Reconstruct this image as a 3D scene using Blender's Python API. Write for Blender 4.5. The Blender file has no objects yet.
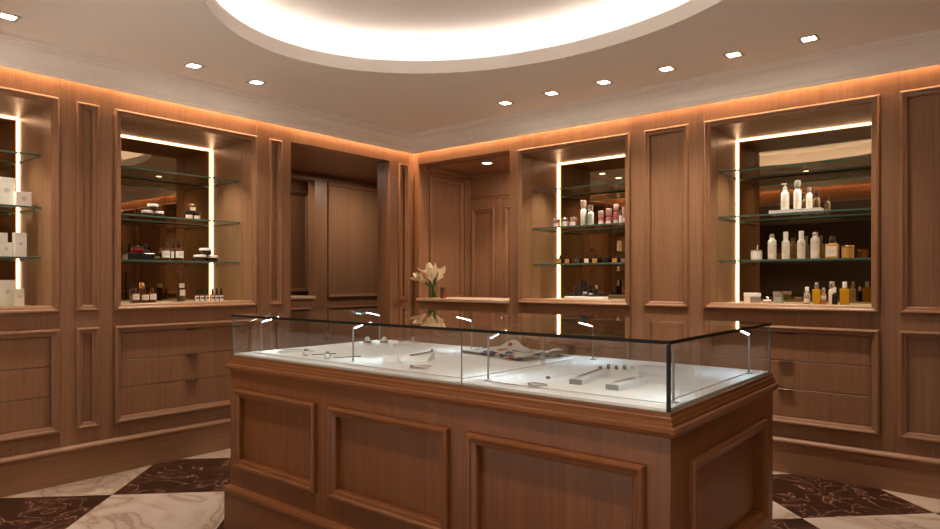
import bpy, bmesh, math, random
from mathutils import Vector, Matrix
random.seed(7)
SC = bpy.context.scene
COL = SC.collection
PI = math.pi

# ------------------------------------------------------------------ tunables
EXPO = 0.48
E_COVE = 62.0      # orange strip above the panelling
E_DOME = 9.5      # strip hidden in the oval
E_NICHE = 9.0
E_SPOT = 34.0
E_LENS = 30.0
E_NSPOT = 38.0
E_HALL_FILL = 215.0  # added fill spots, unseen behind the camera
C_HALL_FILL = (1.0, .90, .80)
E_CASE = 120.0
C_COVE = (1.0, 0.63, 0.36)
C_DOME = (1.0, 0.84, 0.745)
C_NICHE = (1.0, 0.60, 0.34)
C_SPOT = (1.0, 0.82, 0.66)
C_CASE = (0.66, 0.88, 1.0)

# ------------------------------------------------------------------ geometry builder
class G:
    def __init__(s): s.v = []; s.f = []; s.m = []; s.smooth = []
    def add(s, v, f, mi=0, sm=False):
        b = len(s.v); s.v += [tuple(p) for p in v]
        for q in f: s.f.append(tuple(b + i for i in q)); s.m.append(mi); s.smooth.append(sm)
        return s
    def box(s, x0, y0, z0, x1, y1, z1, mi=0, b=0.0):
        x0, x1 = min(x0, x1), max(x0, x1); y0, y1 = min(y0, y1), max(y0, y1); z0, z1 = min(z0, z1), max(z0, z1)
        if b <= 0:
            v = [(x, y, z) for z in (z0, z1) for y in (y0, y1) for x in (x0, x1)]
            return s.add(v, [(0, 2, 3, 1), (4, 5, 7, 6), (0, 1, 5, 4), (2, 6, 7, 3), (0, 4, 6, 2), (1, 3, 7, 5)], mi)
        bm = bmesh.new()
        for x, sx in ((x0, 1), (x1, -1)):
            for y, sy in ((y0, 1), (y1, -1)):
                for z, sz in ((z0, 1), (z1, -1)):
                    bm.verts.new((x, y + b * sy, z + b * sz)); bm.verts.new((x + b * sx, y, z + b * sz)); bm.verts.new((x + b * sx, y + b * sy, z))
        bmesh.ops.convex_hull(bm, input=bm.verts)
        bmesh.ops.dissolve_limit(bm, angle_limit=0.01, verts=bm.verts, edges=bm.edges)
        return s.frombm(bm, mi)
    def frombm(s, bm, mi=0, sm=False):
        bm.verts.index_update()
        s.add([v.co for v in bm.verts], [[v.index for v in f.verts] for f in bm.faces], mi, sm); bm.free(); return s
    def lathe(s, prof, n=20, c=(0, 0, 0), mi=0, sy=1.0):
        v = []; f = []
        for r, z in prof:
            for k in range(n):
                a = 2 * PI * k / n; v.append((c[0] + r * math.cos(a), c[1] + sy * r * math.sin(a), c[2] + z))
        for i in range(len(prof) - 1):
            for k in range(n):
                f.append((i * n + k, i * n + (k + 1) % n, (i + 1) * n + (k + 1) % n, (i + 1) * n + k))
        f.append(tuple(range(n - 1, -1, -1))); f.append(tuple((len(prof) - 1) * n + k for k in range(n)))
        return s.add(v, f, mi, True)
    def tube(s, pts, r, n=10, mi=0):
        pts = [Vector(p) for p in pts]; rs = r if isinstance(r, (list, tuple)) else [r] * len(pts)
        v = []; f = []; ref = None
        for i, p in enumerate(pts):
            t = (pts[min(i + 1, len(pts) - 1)] - pts[max(i - 1, 0)]).normalized()
            if ref is None: ref = Vector((0, 0, 1)) if abs(t.z) < .9 else Vector((1, 0, 0))
            a = t.cross(ref).normalized(); b_ = a.cross(t).normalized(); ref = b_
            for k in range(n):
                q = p + (a * math.cos(2 * PI * k / n) + b_ * math.sin(2 * PI * k / n)) * rs[i]; v.append(q)
        for i in range(len(pts) - 1):
            for k in range(n): f.append((i * n + k, i * n + (k + 1) % n, (i + 1) * n + (k + 1) % n, (i + 1) * n + k))
        f.append(tuple(range(n - 1, -1, -1))); f.append(tuple((len(pts) - 1) * n + k for k in range(n)))
        return s.add(v, f, mi, True)

def pobj(name, g, mats, parent=None, kind=None, sharp=True):
    """links g as ONE mesh object; g is in the local space of the thing's base (world space when the base is at the origin)"""
    me = bpy.data.meshes.new(name); me.from_pydata(g.v, [], g.f)
    if not isinstance(mats, (list, tuple)): mats = [mats]
    for m in mats: me.materials.append(m)
    me.polygons.foreach_set('material_index', g.m); me.polygons.foreach_set('use_smooth', g.smooth)
    bm = bmesh.new(); bm.from_mesh(me); bmesh.ops.recalc_face_normals(bm, faces=bm.faces); bm.to_mesh(me); bm.free()
    if sharp and any(g.smooth): me.set_sharp_from_angle(angle=math.radians(42))
    me.update()
    o = bpy.data.objects.new(name, me); COL.objects.link(o)
    if parent: o.parent = parent
    if kind: o['kind'] = kind
    return o

def thing(name, label, cat, loc=(0, 0, 0), rz=0.0, group=None):
    o = bpy.data.objects.new(name, None); COL.objects.link(o); o.empty_display_size = .05
    o.location = loc; o.rotation_euler = (0, 0, rz); o['label'] = label; o['category'] = cat
    if group: o['group'] = group
    return o
def tag(o, label, cat, group=None):
    o['label'] = label; o['category'] = cat
    if group: o['group'] = group
    return o
def struct(name, g, mats, parent=None): return pobj(name, g, mats, parent, None if parent else 'structure')

def copy_tree(o, loc, label=None, rz=None):
    r = o.copy(); COL.objects.link(r); r.location = loc
    if label: r['label'] = label
    if rz is not None: r.rotation_euler = (0, 0, rz)
    for ch in list(o.children):
        c = ch.copy(); COL.objects.link(c); c.parent = r
        for d in list(ch.children):
            e = d.copy(); COL.objects.link(e); e.parent = c
    return r

# ------------------------------------------------------------------ materials
def newmat(name):
    m = bpy.data.materials.new(name); m.use_nodes = True; nt = m.node_tree
    return m, nt, nt.nodes['Principled BSDF'], nt.nodes['Material Output']
def plain(name, col, rough=.5, metal=0.0, spec=.5, trans=0.0, ior=1.45, noise=0.04, coat=0.0):
    m, nt, b, out = newmat(name); N, L = nt.nodes, nt.links
    geo = N.new('ShaderNodeNewGeometry'); nz = N.new('ShaderNodeTexNoise'); nz.inputs['Scale'].default_value = 35
    L.new(geo.outputs['Position'], nz.inputs['Vector'])
    rp = N.new('ShaderNodeValToRGB'); L.new(nz.outputs['Fac'], rp.inputs['Fac'])
    rp.color_ramp.elements[0].color = tuple(c * (1 - noise) for c in col) + (1,); rp.color_ramp.elements[1].color = tuple(min(1, c * (1 + noise)) for c in col) + (1,)
    L.new(rp.outputs['Color'], b.inputs['Base Color'])
    b.inputs['Roughness'].default_value = rough; b.inputs['Metallic'].default_value = metal
    b.inputs['Specular IOR Level'].default_value = spec; b.inputs['Transmission Weight'].default_value = trans; b.inputs['IOR'].default_value = ior
    b.inputs['Coat Weight'].default_value = coat
    return m
def emit(name, col, strength):
    m, nt, b, out = newmat(name); nt.nodes.remove(b); e = nt.nodes.new('ShaderNodeEmission')
    e.inputs['Color'].default_value = tuple(col) + (1,); e.inputs['Strength'].default_value = strength
    nt.links.new(e.outputs[0], out.inputs['Surface']); return m
def mth(N, L, op, a, b=None, c=None):
    n = N.new('ShaderNodeMath'); n.operation = op
    for i, x in enumerate((a, b, c)):
        if x is None: continue
        if isinstance(x, (int, float)): n.inputs[i].default_value = x
        else: L.new(x, n.inputs[i])
    return n.outputs[0]

def wood(name, c1, c2, scale=(60, 60, 1.4), sheet=.31, rough=.38):
    m, nt, b, out = newmat(name); N, L = nt.nodes, nt.links
    geo = N.new('ShaderNodeNewGeometry'); pos = geo.outputs['Position']
    sep = N.new('ShaderNodeSeparateXYZ'); L.new(pos, sep.inputs[0])
    vert = scale[2] < scale[0]
    along = mth(N, L, 'ADD', sep.outputs['X'], mth(N, L, 'MULTIPLY', sep.outputs['Y'], 1.0)) if vert else sep.outputs['Z']
    idx = mth(N, L, 'FLOOR', mth(N, L, 'DIVIDE', along, sheet))
    wn = N.new('ShaderNodeTexWhiteNoise'); wn.noise_dimensions = '1D'; L.new(idx, wn.inputs['W'])
    off = N.new('ShaderNodeCombineXYZ'); k = mth(N, L, 'MULTIPLY', wn.outputs['Value'], 7.0)
    L.new(k, off.inputs[2 if vert else 0])
    va = N.new('ShaderNodeVectorMath'); va.operation = 'ADD'; L.new(pos, va.inputs[0]); L.new(off.outputs[0], va.inputs[1])
    def noise(sc, det, rg):
        mp = N.new('ShaderNodeVectorMath'); mp.operation = 'MULTIPLY'; mp.inputs[1].default_value = sc; L.new(va.outputs[0], mp.inputs[0])
        n = N.new('ShaderNodeTexNoise'); n.inputs['Scale'].default_value = 1.0; n.inputs['Detail'].default_value = det; n.inputs['Roughness'].default_value = rg
        L.new(mp.outputs[0], n.inputs['Vector']); return n.outputs['Fac']
    n1 = noise(scale, 3, .6); n2 = noise(tuple(s * .17 for s in scale), 2, .5); n3 = noise(tuple(s * 3.2 for s in scale), 2, .5)
    f = mth(N, L, 'ADD', mth(N, L, 'ADD', mth(N, L, 'MULTIPLY', n1, .45), mth(N, L, 'MULTIPLY', n2, .25)), mth(N, L, 'MULTIPLY', n3, .30))
    f = mth(N, L, 'ADD', f, mth(N, L, 'MULTIPLY', mth(N, L, 'SUBTRACT', wn.outputs['Value'], .5), .07))
    rp = N.new('ShaderNodeValToRGB'); L.new(f, rp.inputs['Fac'])
    rp.color_ramp.elements[0].position = .30; rp.color_ramp.elements[0].color = tuple(c1) + (1,)
    rp.color_ramp.elements[1].position = .70; rp.color_ramp.elements[1].color = tuple(c2) + (1,)
    L.new(rp.outputs['Color'], b.inputs['Base Color'])
    b.inputs['Roughness'].default_value = rough; b.inputs['Specular IOR Level'].default_value = .4
    bp = N.new('ShaderNodeBump'); bp.inputs['Strength'].default_value = .12; bp.inputs['Distance'].default_value = .002; L.new(n1, bp.inputs['Height']); L.new(bp.outputs[0], b.inputs['Normal'])
    return m

def thin_glass(name, tint=(1, 1, 1), f0=.04, gain=1.0, rough=0.0):
    """clear pane: transparent with an angle-dependent mirror reflection on its outer faces"""
    m, nt, b, out = newmat(name); N, L = nt.nodes, nt.links; N.remove(b)
    geo = N.new('ShaderNodeNewGeometry'); dp = N.new('ShaderNodeVectorMath'); dp.operation = 'DOT_PRODUCT'
    L.new(geo.outputs['Incoming'], dp.inputs[0]); L.new(geo.outputs['Normal'], dp.inputs[1])
    c = mth(N, L, 'ABSOLUTE', dp.outputs['Value']); p = mth(N, L, 'POWER', mth(N, L, 'SUBTRACT', 1.0, c), 5.0)
    fr = mth(N, L, 'ADD', mth(N, L, 'MULTIPLY', p, gain * (1 - f0)), f0)
    fr = mth(N, L, 'MULTIPLY', fr, mth(N, L, 'SUBTRACT', 1.0, geo.outputs['Backfacing']))
    fr = mth(N, L, 'MINIMUM', fr, 1.0)
    t = N.new('ShaderNodeBsdfTransparent'); t.inputs['Color'].default_value = tuple(tint) + (1,)
    g = N.new('ShaderNodeBsdfGlossy'); g.inputs['Roughness'].default_value = rough; g.inputs['Color'].default_value = (1, 1, 1, 1)
    mx = N.new('ShaderNodeMixShader'); L.new(fr, mx.inputs['Fac']); L.new(t.outputs[0], mx.inputs[1]); L.new(g.outputs[0], mx.inputs[2])
    L.new(mx.outputs[0], out.inputs['Surface']); return m

W1, W2 = (.206, .101, .049), (.332, .180, .098)
WOOD = wood('oak veneer vertical', W1, W2)
WOODC = wood('oak counter veneer', (.155, .055, .016), (.255, .098, .032))
WOODCH = wood('oak counter trim', (.155, .055, .016), (.255, .098, .032), (1.4, 1.4, 60), sheet=.9)
WOODH = wood('oak veneer horizontal', W1, W2, (1.4, 1.4, 60), sheet=.9)
WOODP = wood('pale oak ledge', (.60, .43, .31), (.71, .53, .40), (2, 2, 60), sheet=.9)
CEIL = plain('ceiling paint', (.88, .86, .83), .85, spec=.2, noise=.0)
DOMEP = plain('oval paint', (.84, .82, .79), .85, spec=.2, noise=.0)
CAVITY = plain('cove inside paint', (.60, .55, .5), .9, spec=.1)
MIRROR = plain('bronze mirror', (.30, .22, .135), .015, metal=1.0, noise=0.0)
GLASS = thin_glass('clear glass', (.965, .985, .985), f0=.11)
SHELFG = thin_glass('shelf glass', (.90, .95, .92), f0=.05)
EDGE = plain('green glass edge', (.065, .13, .105), .12, spec=.6)
DARKEDGE = plain('dark glass edge', (.008, .010, .010), .5, spec=.25)
PANEEDGE = plain('grey glass edge', (.16, .21, .21), .12, spec=.7)
SUPG = thin_glass('support acrylic', (.80, .84, .84), f0=.28)
SEAL = plain('black corner seal', (.008, .009, .009), .45, spec=.3)
CHROME = plain('chrome', (.78, .78, .78), .12, metal=1.0, noise=0)
STEEL = plain('brushed steel', (.42, .44, .46), .28, metal=1.0, noise=.05)
BRONZE = plain('bronze pull', (.16, .10, .06), .35, metal=.9)
DARKGAP = plain('dark recess', (.03, .016, .009), .9, spec=.1)
LED_COVE = emit('cove led', C_COVE, E_COVE)
LED_DOME = emit('oval led', C_DOME, E_DOME)
LED_NICHE = emit('niche led', C_NICHE, E_NICHE)
LED_CASE = emit('case led', C_CASE, E_CASE)
LENS = emit('downlight lens', (1.0, .82, .62), E_LENS)
TRIMW = plain('downlight trim', (.55, .5, .46), .6)
DECK = plain('cream suede deck', (.75, .755, .74), .9, spec=.1, noise=.03)
DECKB = plain('cream deck border', (.72, .715, .69), .85, spec=.1, noise=.03)
WHITE = plain('white card', (.86, .84, .80), .6, spec=.3, noise=.02)
CREAM = plain('cream label', (.78, .70, .58), .6)
GREYINK = plain('grey print', (.42, .40, .38), .6)
INK = plain('dark print', (.06, .05, .045), .6)
AMBER = plain('amber glass', (.085, .022, .008), .08, spec=.7, coat=.4)
DARKJ = plain('dark brown jar', (.035, .014, .009), .12, spec=.7, coat=.4)
BLACK = plain('black plastic', (.010, .010, .010), .28, spec=.5)
RED = plain('red lacquer', (.38, .012, .018), .2, coat=.5)
CLEARB = plain('clear bottle', (.82, .76, .66), .06, trans=.7, noise=0)
YELLOW = plain('yellow oil', (.72, .40, .015), .10, trans=.25, coat=.4)
PEACH = plain('peach liquid', (.72, .27, .10), .12, trans=.2, coat=.3)
GOLD = plain('gold wax glass', (.55, .30, .07), .2, coat=.5)
GOLDM = plain('gold metal', (.75, .50, .2), .25, metal=1)
PINK = plain('pink print', (.52, .13, .15), .45)
PINKL = plain('pale pink cap', (.68, .42, .37), .4)
SILVER = plain('silver cap', (.72, .70, .67), .22, metal=1)
PALEG = plain('pale green glass', (.56, .62, .54), .12, trans=.35)
ACRYL = thin_glass('acrylic', (.90, .93, .94), f0=.10, gain=1.0, rough=.02)
ACRYLS = plain('frosted acrylic', (.88, .91, .92), .08, noise=.03)
GUN = plain('dark metal', (.26, .275, .28), .38, metal=.8)
PETAL = plain('lily petal', (.95, .89, .74), .5, noise=.06)
STEMG = plain('green stem', (.10, .20, .045), .5, noise=.2)
SPADIX = plain('yellow spadix', (.75, .45, .06), .6)
VASEG = thin_glass('vase glass', (.88, .93, .88), f0=.06)
WATER = thin_glass('vase water', (.80, .88, .80), f0=.02)
DARKP = plain('dark hall panelling', (.045, .024, .013), .6)
HALL_BOUNCE = plain('pale hall bounce floor', (.84, .81, .77), .6, spec=.2, noise=.03)  # kept pale so the unseen floor throws fill light upward
WALNUT = plain('brown candle block', (.17, .07, .04), .5)

def marble_floor():
    m, nt, b, out = newmat('marble diamonds'); N, L = nt.nodes, nt.links
    geo = N.new('ShaderNodeNewGeometry'); sep = N.new('ShaderNodeSeparateXYZ'); L.new(geo.outputs['Position'], sep.inputs[0])
    r = 1 / math.sqrt(2) / .786
    u = mth(N, L, 'ADD', mth(N, L, 'MULTIPLY', mth(N, L, 'ADD', sep.outputs['X'], sep.outputs['Y']), r), 1.854 / .786)
    v = mth(N, L, 'SUBTRACT', mth(N, L, 'MULTIPLY', mth(N, L, 'SUBTRACT', sep.outputs['X'], sep.outputs['Y']), r), 2.53 / .786)
    fu, fv = mth(N, L, 'FLOOR', u), mth(N, L, 'FLOOR', v)
    odd = mth(N, L, 'ABSOLUTE', mth(N, L, 'MODULO', mth(N, L, 'ADD', fu, fv), 2.0))
    odd = mth(N, L, 'GREATER_THAN', odd, .5)
    cid = N.new('ShaderNodeCombineXYZ'); L.new(fu, cid.inputs[0]); L.new(fv, cid.inputs[1])
    wn = N.new('ShaderNodeTexWhiteNoise'); L.new(cid.outputs[0], wn.inputs['Vector'])
    sc = N.new('ShaderNodeVectorMath'); sc.operation = 'SCALE'; sc.inputs['Scale'].default_value = 9; L.new(wn.outputs['Color'], sc.inputs[0])
    p = N.new('ShaderNodeVectorMath'); p.operation = 'ADD'; L.new(geo.outputs['Position'], p.inputs[0]); L.new(sc.outputs[0], p.inputs[1])
    def ridges(scale, dist, det, stretch=(1, 1, 1)):
        mp = N.new('ShaderNodeVectorMath'); mp.operation = 'MULTIPLY'; mp.inputs[1].default_value = stretch; L.new(p.outputs[0], mp.inputs[0])
        n = N.new('ShaderNodeTexNoise'); n.inputs['Scale'].default_value = scale; n.inputs['Detail'].default_value = det; n.inputs['Distortion'].default_value = dist
        L.new(mp.outputs[0], n.inputs['Vector']); return mth(N, L, 'ABSOLUTE', mth(N, L, 'SUBTRACT', n.outputs['Fac'], .5)), n.outputs['Fac']
    def ramp(fac, stops):
        rp = N.new('ShaderNodeValToRGB'); L.new(fac, rp.inputs['Fac']); els = rp.color_ramp.elements
        while len(els) < len(stops): els.new(.5)
        for e, (ps, c) in zip(els, stops): e.position = ps; e.color = tuple(c) + (1,)
        return rp.outputs['Color']
    a, an = ridges(1.6, .9, 5, (1, 1.9, 1))
    wc = ramp(a, [(0, (.24, .175, .13)), (.02, (.33, .265, .215)), (.08, (.39, .325, .275)), (.25, (.43, .37, .315))])
    d, dn = ridges(4.5, 1.4, 6)
    dc = ramp(d, [(0, (.22, .125, .085)), (.008, (.085, .038, .024)), (.030, (.024, .0095, .006)), (.2, (.014, .0055, .004))])
    mx = N.new('ShaderNodeMix'); mx.data_type = 'RGBA'; L.new(odd, mx.inputs[0]); L.new(wc, mx.inputs[6]); L.new(dc, mx.inputs[7])
    def edge(x): fr = mth(N, L, 'FRACT', x); return mth(N, L, 'MINIMUM', fr, mth(N, L, 'SUBTRACT', 1.0, fr))
    jn = mth(N, L, 'LESS_THAN', mth(N, L, 'MINIMUM', edge(u), edge(v)), .0016)
    mx2 = N.new('ShaderNodeMix'); mx2.data_type = 'RGBA'; L.new(jn, mx2.inputs[0]); L.new(mx.outputs[2], mx2.inputs[6]); mx2.inputs[7].default_value = (.12, .08, .06, 1)
    L.new(mx2.outputs[2], b.inputs['Base Color']); b.inputs['Roughness'].default_value = .16; b.inputs['Specular IOR Level'].default_value = .45
    return m
MARBLE = marble_floor()

# ------------------------------------------------------------------ wall helpers
ML = lambda u, v, d: (d, u, v)          # west wall, plane x = 0, u = y, d out into the room
MR = lambda u, v, d: (u, -d, v)         # north wall, plane y = 0, u = x
def MX(x): return lambda u, v, d: (x + d, u, v)
def MY(y): return lambda u, v, d: (u, y - d, v)

def slab(g, M, u0, u1, v0, v1, holes, d0, d1, mi=0):
    us = sorted({u0, u1} | {h[i] for h in holes for i in (0, 1) if u0 < h[i] < u1}); vs = sorted({v0, v1} | {h[i] for h in holes for i in (2, 3) if v0 < h[i] < v1})
    nu, nv = len(us) - 1, len(vs) - 1
    def solid(i, j):
        if not (0 <= i < nu and 0 <= j < nv): return False
        cu, cv = (us[i] + us[i + 1]) / 2, (vs[j] + vs[j + 1]) / 2
        return not any(h[0] < cu < h[1] and h[2] < cv < h[3] for h in holes)
    idx = {}; V = []; F = []
    def vid(i, j, k):
        if (i, j, k) not in idx: idx[i, j, k] = len(V); V.append(M(us[i], vs[j], (d0, d1)[k]))
        return idx[i, j, k]
    for i in range(nu):
        for j in range(nv):
            if not solid(i, j): continue
            for k in (0, 1): F.append((vid(i, j, k), vid(i + 1, j, k), vid(i + 1, j + 1, k), vid(i, j + 1, k)))
            for di, dj, a, b in ((-1, 0, (i, j), (i, j + 1)), (1, 0, (i + 1, j), (i + 1, j + 1)), (0, -1, (i, j), (i + 1, j)), (0, 1, (i, j + 1), (i + 1, j + 1))):
                if not solid(i + di, j + dj): F.append((vid(*a, 0), vid(*b, 0), vid(*b, 1), vid(*a, 1)))
    return g.add(V, F, mi)

def loop(g, M, u0, u1, v0, v1, prof, mi=0, closed=True):
    V = []; F = []
    for ins, d in prof:
        V += [M(u0 + ins, v0 + ins, d), M(u1 - ins, v0 + ins, d), M(u1 - ins, v1 - ins, d), M(u0 + ins, v1 - ins, d)]
    n = len(prof)
    for i in range(n if closed else n - 1):
        for k in range(4):
            a, b = i * 4, ((i + 1) % n) * 4; F.append((a + k, a + (k + 1) % 4, b + (k + 1) % 4, b + k))
    return g.add(V, F, mi)
def strip(g, M, u0, u1, prof, mi=0):
    """prof: (d, v) polygon swept from u0 to u1"""
    n = len(prof); V = [M(u0, v, d) for d, v in prof] + [M(u1, v, d) for d, v in prof]
    F = [(i, (i + 1) % n, n + (i + 1) % n, n + i) for i in range(n)] + [tuple(range(n - 1, -1, -1)), tuple(range(n, 2 * n))]
    return g.add(V, F, mi)
def mbox(g, M, u0, u1, v0, v1, d0, d1, mi=0, b=0):
    a, c = M(u0, v0, d0), M(u1, v1, d1); return g.box(*a, *c, mi, b)

E0 = .0006
BEAD = [(0, E0), (0, .012), (.004, .020), (.011, .024), (.018, .022), (.023, .015), (.028, .013), (.036, .011), (.042, .006), (.043, -.0115), (.030, -.0115), (.030, E0)]
FRAME = [(0, E0), (0, .016), (.004, .026), (.012, .031), (.021, .028), (.027, .020), (.033, .018), (.041, .014), (.046, .006), (.046, E0)]
T = .13
ZC = 2.76
SOUTH = -9.0
EAST = 6.6

PV = (1.097, 2.463)      # tall panels, z range
QV = (.330, .992)        # low panels and drawers
NH = (1.140, 2.417)      # niche hole
def panel_hole(u0, u1, v): return (u0 + .043, u1 - .043, v[0] + .043, v[1] - .043)

west_panels = [(-3.132, -2.990, PV), (-3.132, -2.990, QV), (-1.693, -1.568, PV), (-1.693, -1.568, QV), (-.212, -.088, PV), (-.212, -.088, QV), (-4.57, -4.41, PV), (-4.57, -4.41, QV)]
west_niches = [(-4.325, -3.229), (-2.897, -1.808)]
west_door = (-1.476, -.325, -.01, 2.472)
north_panels = [(2.504, 2.851, PV), (2.504, 2.851, QV), (4.170, 4.95, PV), (4.165, 4.95, QV), (5.05, 6.2, PV), (5.05, 6.2, QV), (.10, 1.19, QV)]
north_niches = [(1.307, 2.385), (2.967, 4.065)]
north_open = (.081, 1.209, 1.094, 2.474)

def make_wall(name, M, u0, u1, panels, niches, openings, pil):
    holes = [panel_hole(*p) for p in panels] + list(openings)
    for a, b in niches:
        holes.append((a + .046, b - .046, NH[0], NH[1])); holes.append((a + .046, b - .046, QV[0] + .046, QV[1] - .046))
    w = struct(name, slab(G(), M, u0, u1, -.01, ZC, holes, 0, -T), WOOD)
    for p in panels:
        g = G(); loop(g, M, p[0], p[1], p[2][0], p[2][1], BEAD); struct('panel_moulding', g, WOOD, w)
        h = panel_hole(*p); g = G(); mbox(g, M, h[0] + .0005, h[1] - .0005, h[2] + .0005, h[3] - .0005, -.012, -.03); struct('panel_board', g, WOOD, w)
    for a, b, hs in pil:
        g = slab(G(), M, a, b, .236, 2.74, hs, .0075, E0); struct('pilaster', g, WOOD, w)
    return w
ph = lambda u0, u1, v: (u0 - .0005, u1 + .0005, v[0] - .0005, v[1] + .0005)
wall_west = make_wall('wall_west', ML, SOUTH, 0.0, west_panels, west_niches, [west_door],
    [(-3.226, -2.900, [ph(*west_panels[0]), ph(*west_panels[1])]), (-1.805, -1.482, [ph(*west_panels[2]), ph(*west_panels[3])])])
wall_north = make_wall('wall_north', MR, 0.0, EAST, north_panels, north_niches, [north_open],
    [(2.390, 2.962, [ph(*north_panels[0]), ph(*north_panels[1])]), (4.070, 6.55, [ph(*p) for p in north_panels[2:6]])])

# jamb lining behind the two openings
g = G()
mbox(g, ML, west_door[0] - .05, west_door[0], 0, 2.522, -T - .0005, -.18); mbox(g, ML, west_door[1], west_door[1] + .05, 0, 2.522, -T - .0005, -.18); mbox(g, ML, west_door[0], west_door[1], 2.472, 2.522, -T - .0005, -.18)
struct('door_jamb', g, WOOD, wall_west)

# baseboards
BB = [(E0, 0), (.022, 0), (.022, .192), (.030, .200), (.034, .212), (.030, .222), (.020, .230), (.010, .236), (E0, .236)]
struct('baseboard_west', strip(strip(G(), ML, SOUTH, west_door[0], BB), ML, west_door[1], -.034, BB), WOODH)
struct('baseboard_north', strip(G(), MR, .0, EAST, BB), WOODH)

# crown: hides a warm strip that washes the top of the panelling
CR = [(.046, 2.576), (.058, 2.576), (.060, 2.600), (.066, 2.606), (.069, 2.640), (.078, 2.672), (.094, 2.694), (.104, 2.700), (.106, 2.714), (.122, 2.720), (.124, 2.734), (.132, 2.738), (.132, ZC), (.120, ZC), (.046, 2.705)]
def crown(name, M, u0, u1, m0, m1):
    """mitred run: m0/m1 = +1 shortens the run with the projection (inside corner)"""
    n = len(CR); V = [M(u0 + m0 * d, v, d) for d, v in CR] + [M(u1 - m1 * d, v, d) for d, v in CR]
    F = [(i, (i + 1) % n, n + (i + 1) % n, n + i) for i in range(n)] + [tuple(range(n - 1, -1, -1)), tuple(range(n, 2 * n))]
    t = struct(name, G().add(V, F), CEIL)
    g = G(); mbox(g, M, u0 + .05, u1 - .05, 2.690, 2.698, .012, .040); e = struct('cove_led_strip', g, LED_COVE, t)
    return t
BEAMY = -4.0
crown('trim_1', ML, BEAMY, 0.0, 1, 1)
crown('trim_2', MR, 0.0, EAST, 1, 1)

# south beam with its own crown and the space behind the viewer
g = G(); g.box(.001, BEAMY - .3, 2.40, EAST - .001, BEAMY, ZC - .001); struct('wall_beam', g, WOOD)
MS = lambda u, v, d: (u, BEAMY + d, v)
crown('trim_3', MS, 0.0, EAST, 1, 1)
ME = lambda u, v, d: (EAST - d, u, v)
crown('trim_4', ME, BEAMY, 0.0, 1, 1)
g = slab(G(), ME, SOUTH, 0, -.01, ZC, [], 0, -T); we = struct('wall_east', g, WOOD)
for a in (-3.8, -2.6, -1.4):
    for v in (PV, QV): struct('panel_moulding', loop(G(), ME, a, a + 1.0, v[0], v[1], [(i, max(d, E0)) for i, d in FRAME]), WOOD, we)
g = G(); g.box(.001, SOUTH + .001, 2.52, EAST - .001, BEAMY - .3005, 2.56); struct('ceiling_hall_added', g, DARKP)  # unseen dark slab added below the ceiling to darken the mirror reflections
g = G(); g.box(0, SOUTH - T, -.01, EAST, SOUTH, ZC); ws = struct('wall_south', g, DARKP)
struct('baseboard_east', strip(G(), ME, SOUTH, -.034, BB), WOODH)

# ------------------------------------------------------------------ floor, ceiling, oval
g = G(); g.box(-3.2, -4.9, -.06, EAST + T, 2.2, -.0005); struct('floor', g, MARBLE)
g = G(); g.box(-T, SOUTH - T, -.06, EAST + T, -4.9005, -.0005); struct('floor_hall_bounce', g, HALL_BOUNCE)  # unseen floor, made pale as a bounce surface for the room ceiling
for hx in (1.2, 3.3, 5.4):  # unseen fill spots added to brighten the room ceiling by floor bounce
    for hy in (-6.0, -7.6):
        ld = bpy.data.lights.new('hall_fill', 'SPOT'); ld.energy = E_HALL_FILL; ld.color = C_HALL_FILL; ld.spot_size = math.radians(105); ld.spot_blend = .5; ld.shadow_soft_size = .12
        o = bpy.data.objects.new('hall_fill', ld); COL.objects.link(o); o.location = (hx, hy, 2.46)
OC, ORX, ORY, NS = (2.59, -2.255), 1.54, 1.172, 120
def ell(rx, ry, z): return [(OC[0] + rx * math.cos(2 * PI * k / NS), OC[1] + ry * math.sin(2 * PI * k / NS), z) for k in range(NS)]
bm = bmesh.new()
def ring_fill(bm, rect, z, rx, ry):
    a = [bm.verts.new((x, y, z)) for x, y in rect]; b = [bm.verts.new(p) for p in ell(rx, ry, z)]
    es = [bm.edges.new((a[i], a[(i + 1) % 4])) for i in range(4)] + [bm.edges.new((b[i], b[(i + 1) % NS])) for i in range(NS)]
    bmesh.ops.triangle_fill(bm, use_beauty=True, use_dissolve=False, edges=es)
ring_fill(bm, [(-T, SOUTH - T), (EAST + T, SOUTH - T), (EAST + T, T), (-T, T)], ZC, ORX, ORY)
g = G().frombm(bm)
ceiling = struct('ceiling', g, CEIL)
prof = [(0, ZC), (0, 2.850), (.030, 2.850), (.030, 2.795), (.20, 2.795), (.20, 3.010), (.185, 3.025), (.16, 3.030)]
V = []; F = []
for o_, z in prof: V += ell(ORX + o_, ORY + o_, z)
for i in range(len(prof) - 1):
    for k in range(NS): F.append((i * NS + k, i * NS + (k + 1) % NS, (i + 1) * NS + (k + 1) % NS, (i + 1) * NS + k))
F.append(tuple((len(prof) - 1) * NS + k for k in range(NS)))
dome = pobj('trim_5', G().add(V, F), DOMEP, None, 'structure'); dome.data.polygons.foreach_set('use_smooth', [True] * len(F)); dome.data.set_sharp_from_angle(angle=math.radians(25))
V = []; F = []
for o_, z in ((.085, 2.842), (.085, 2.848), (.115, 2.848), (.115, 2.842)): V += ell(ORX + o_, ORY + o_, z)
for i in range(4):
    for k in range(NS): F.append((i * NS + k, i * NS + (k + 1) % NS, ((i + 1) % 4) * NS + (k + 1) % NS, ((i + 1) % 4) * NS + k))
pobj('cove_led_strip', G().add(V, F), LED_DOME, dome)

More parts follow.
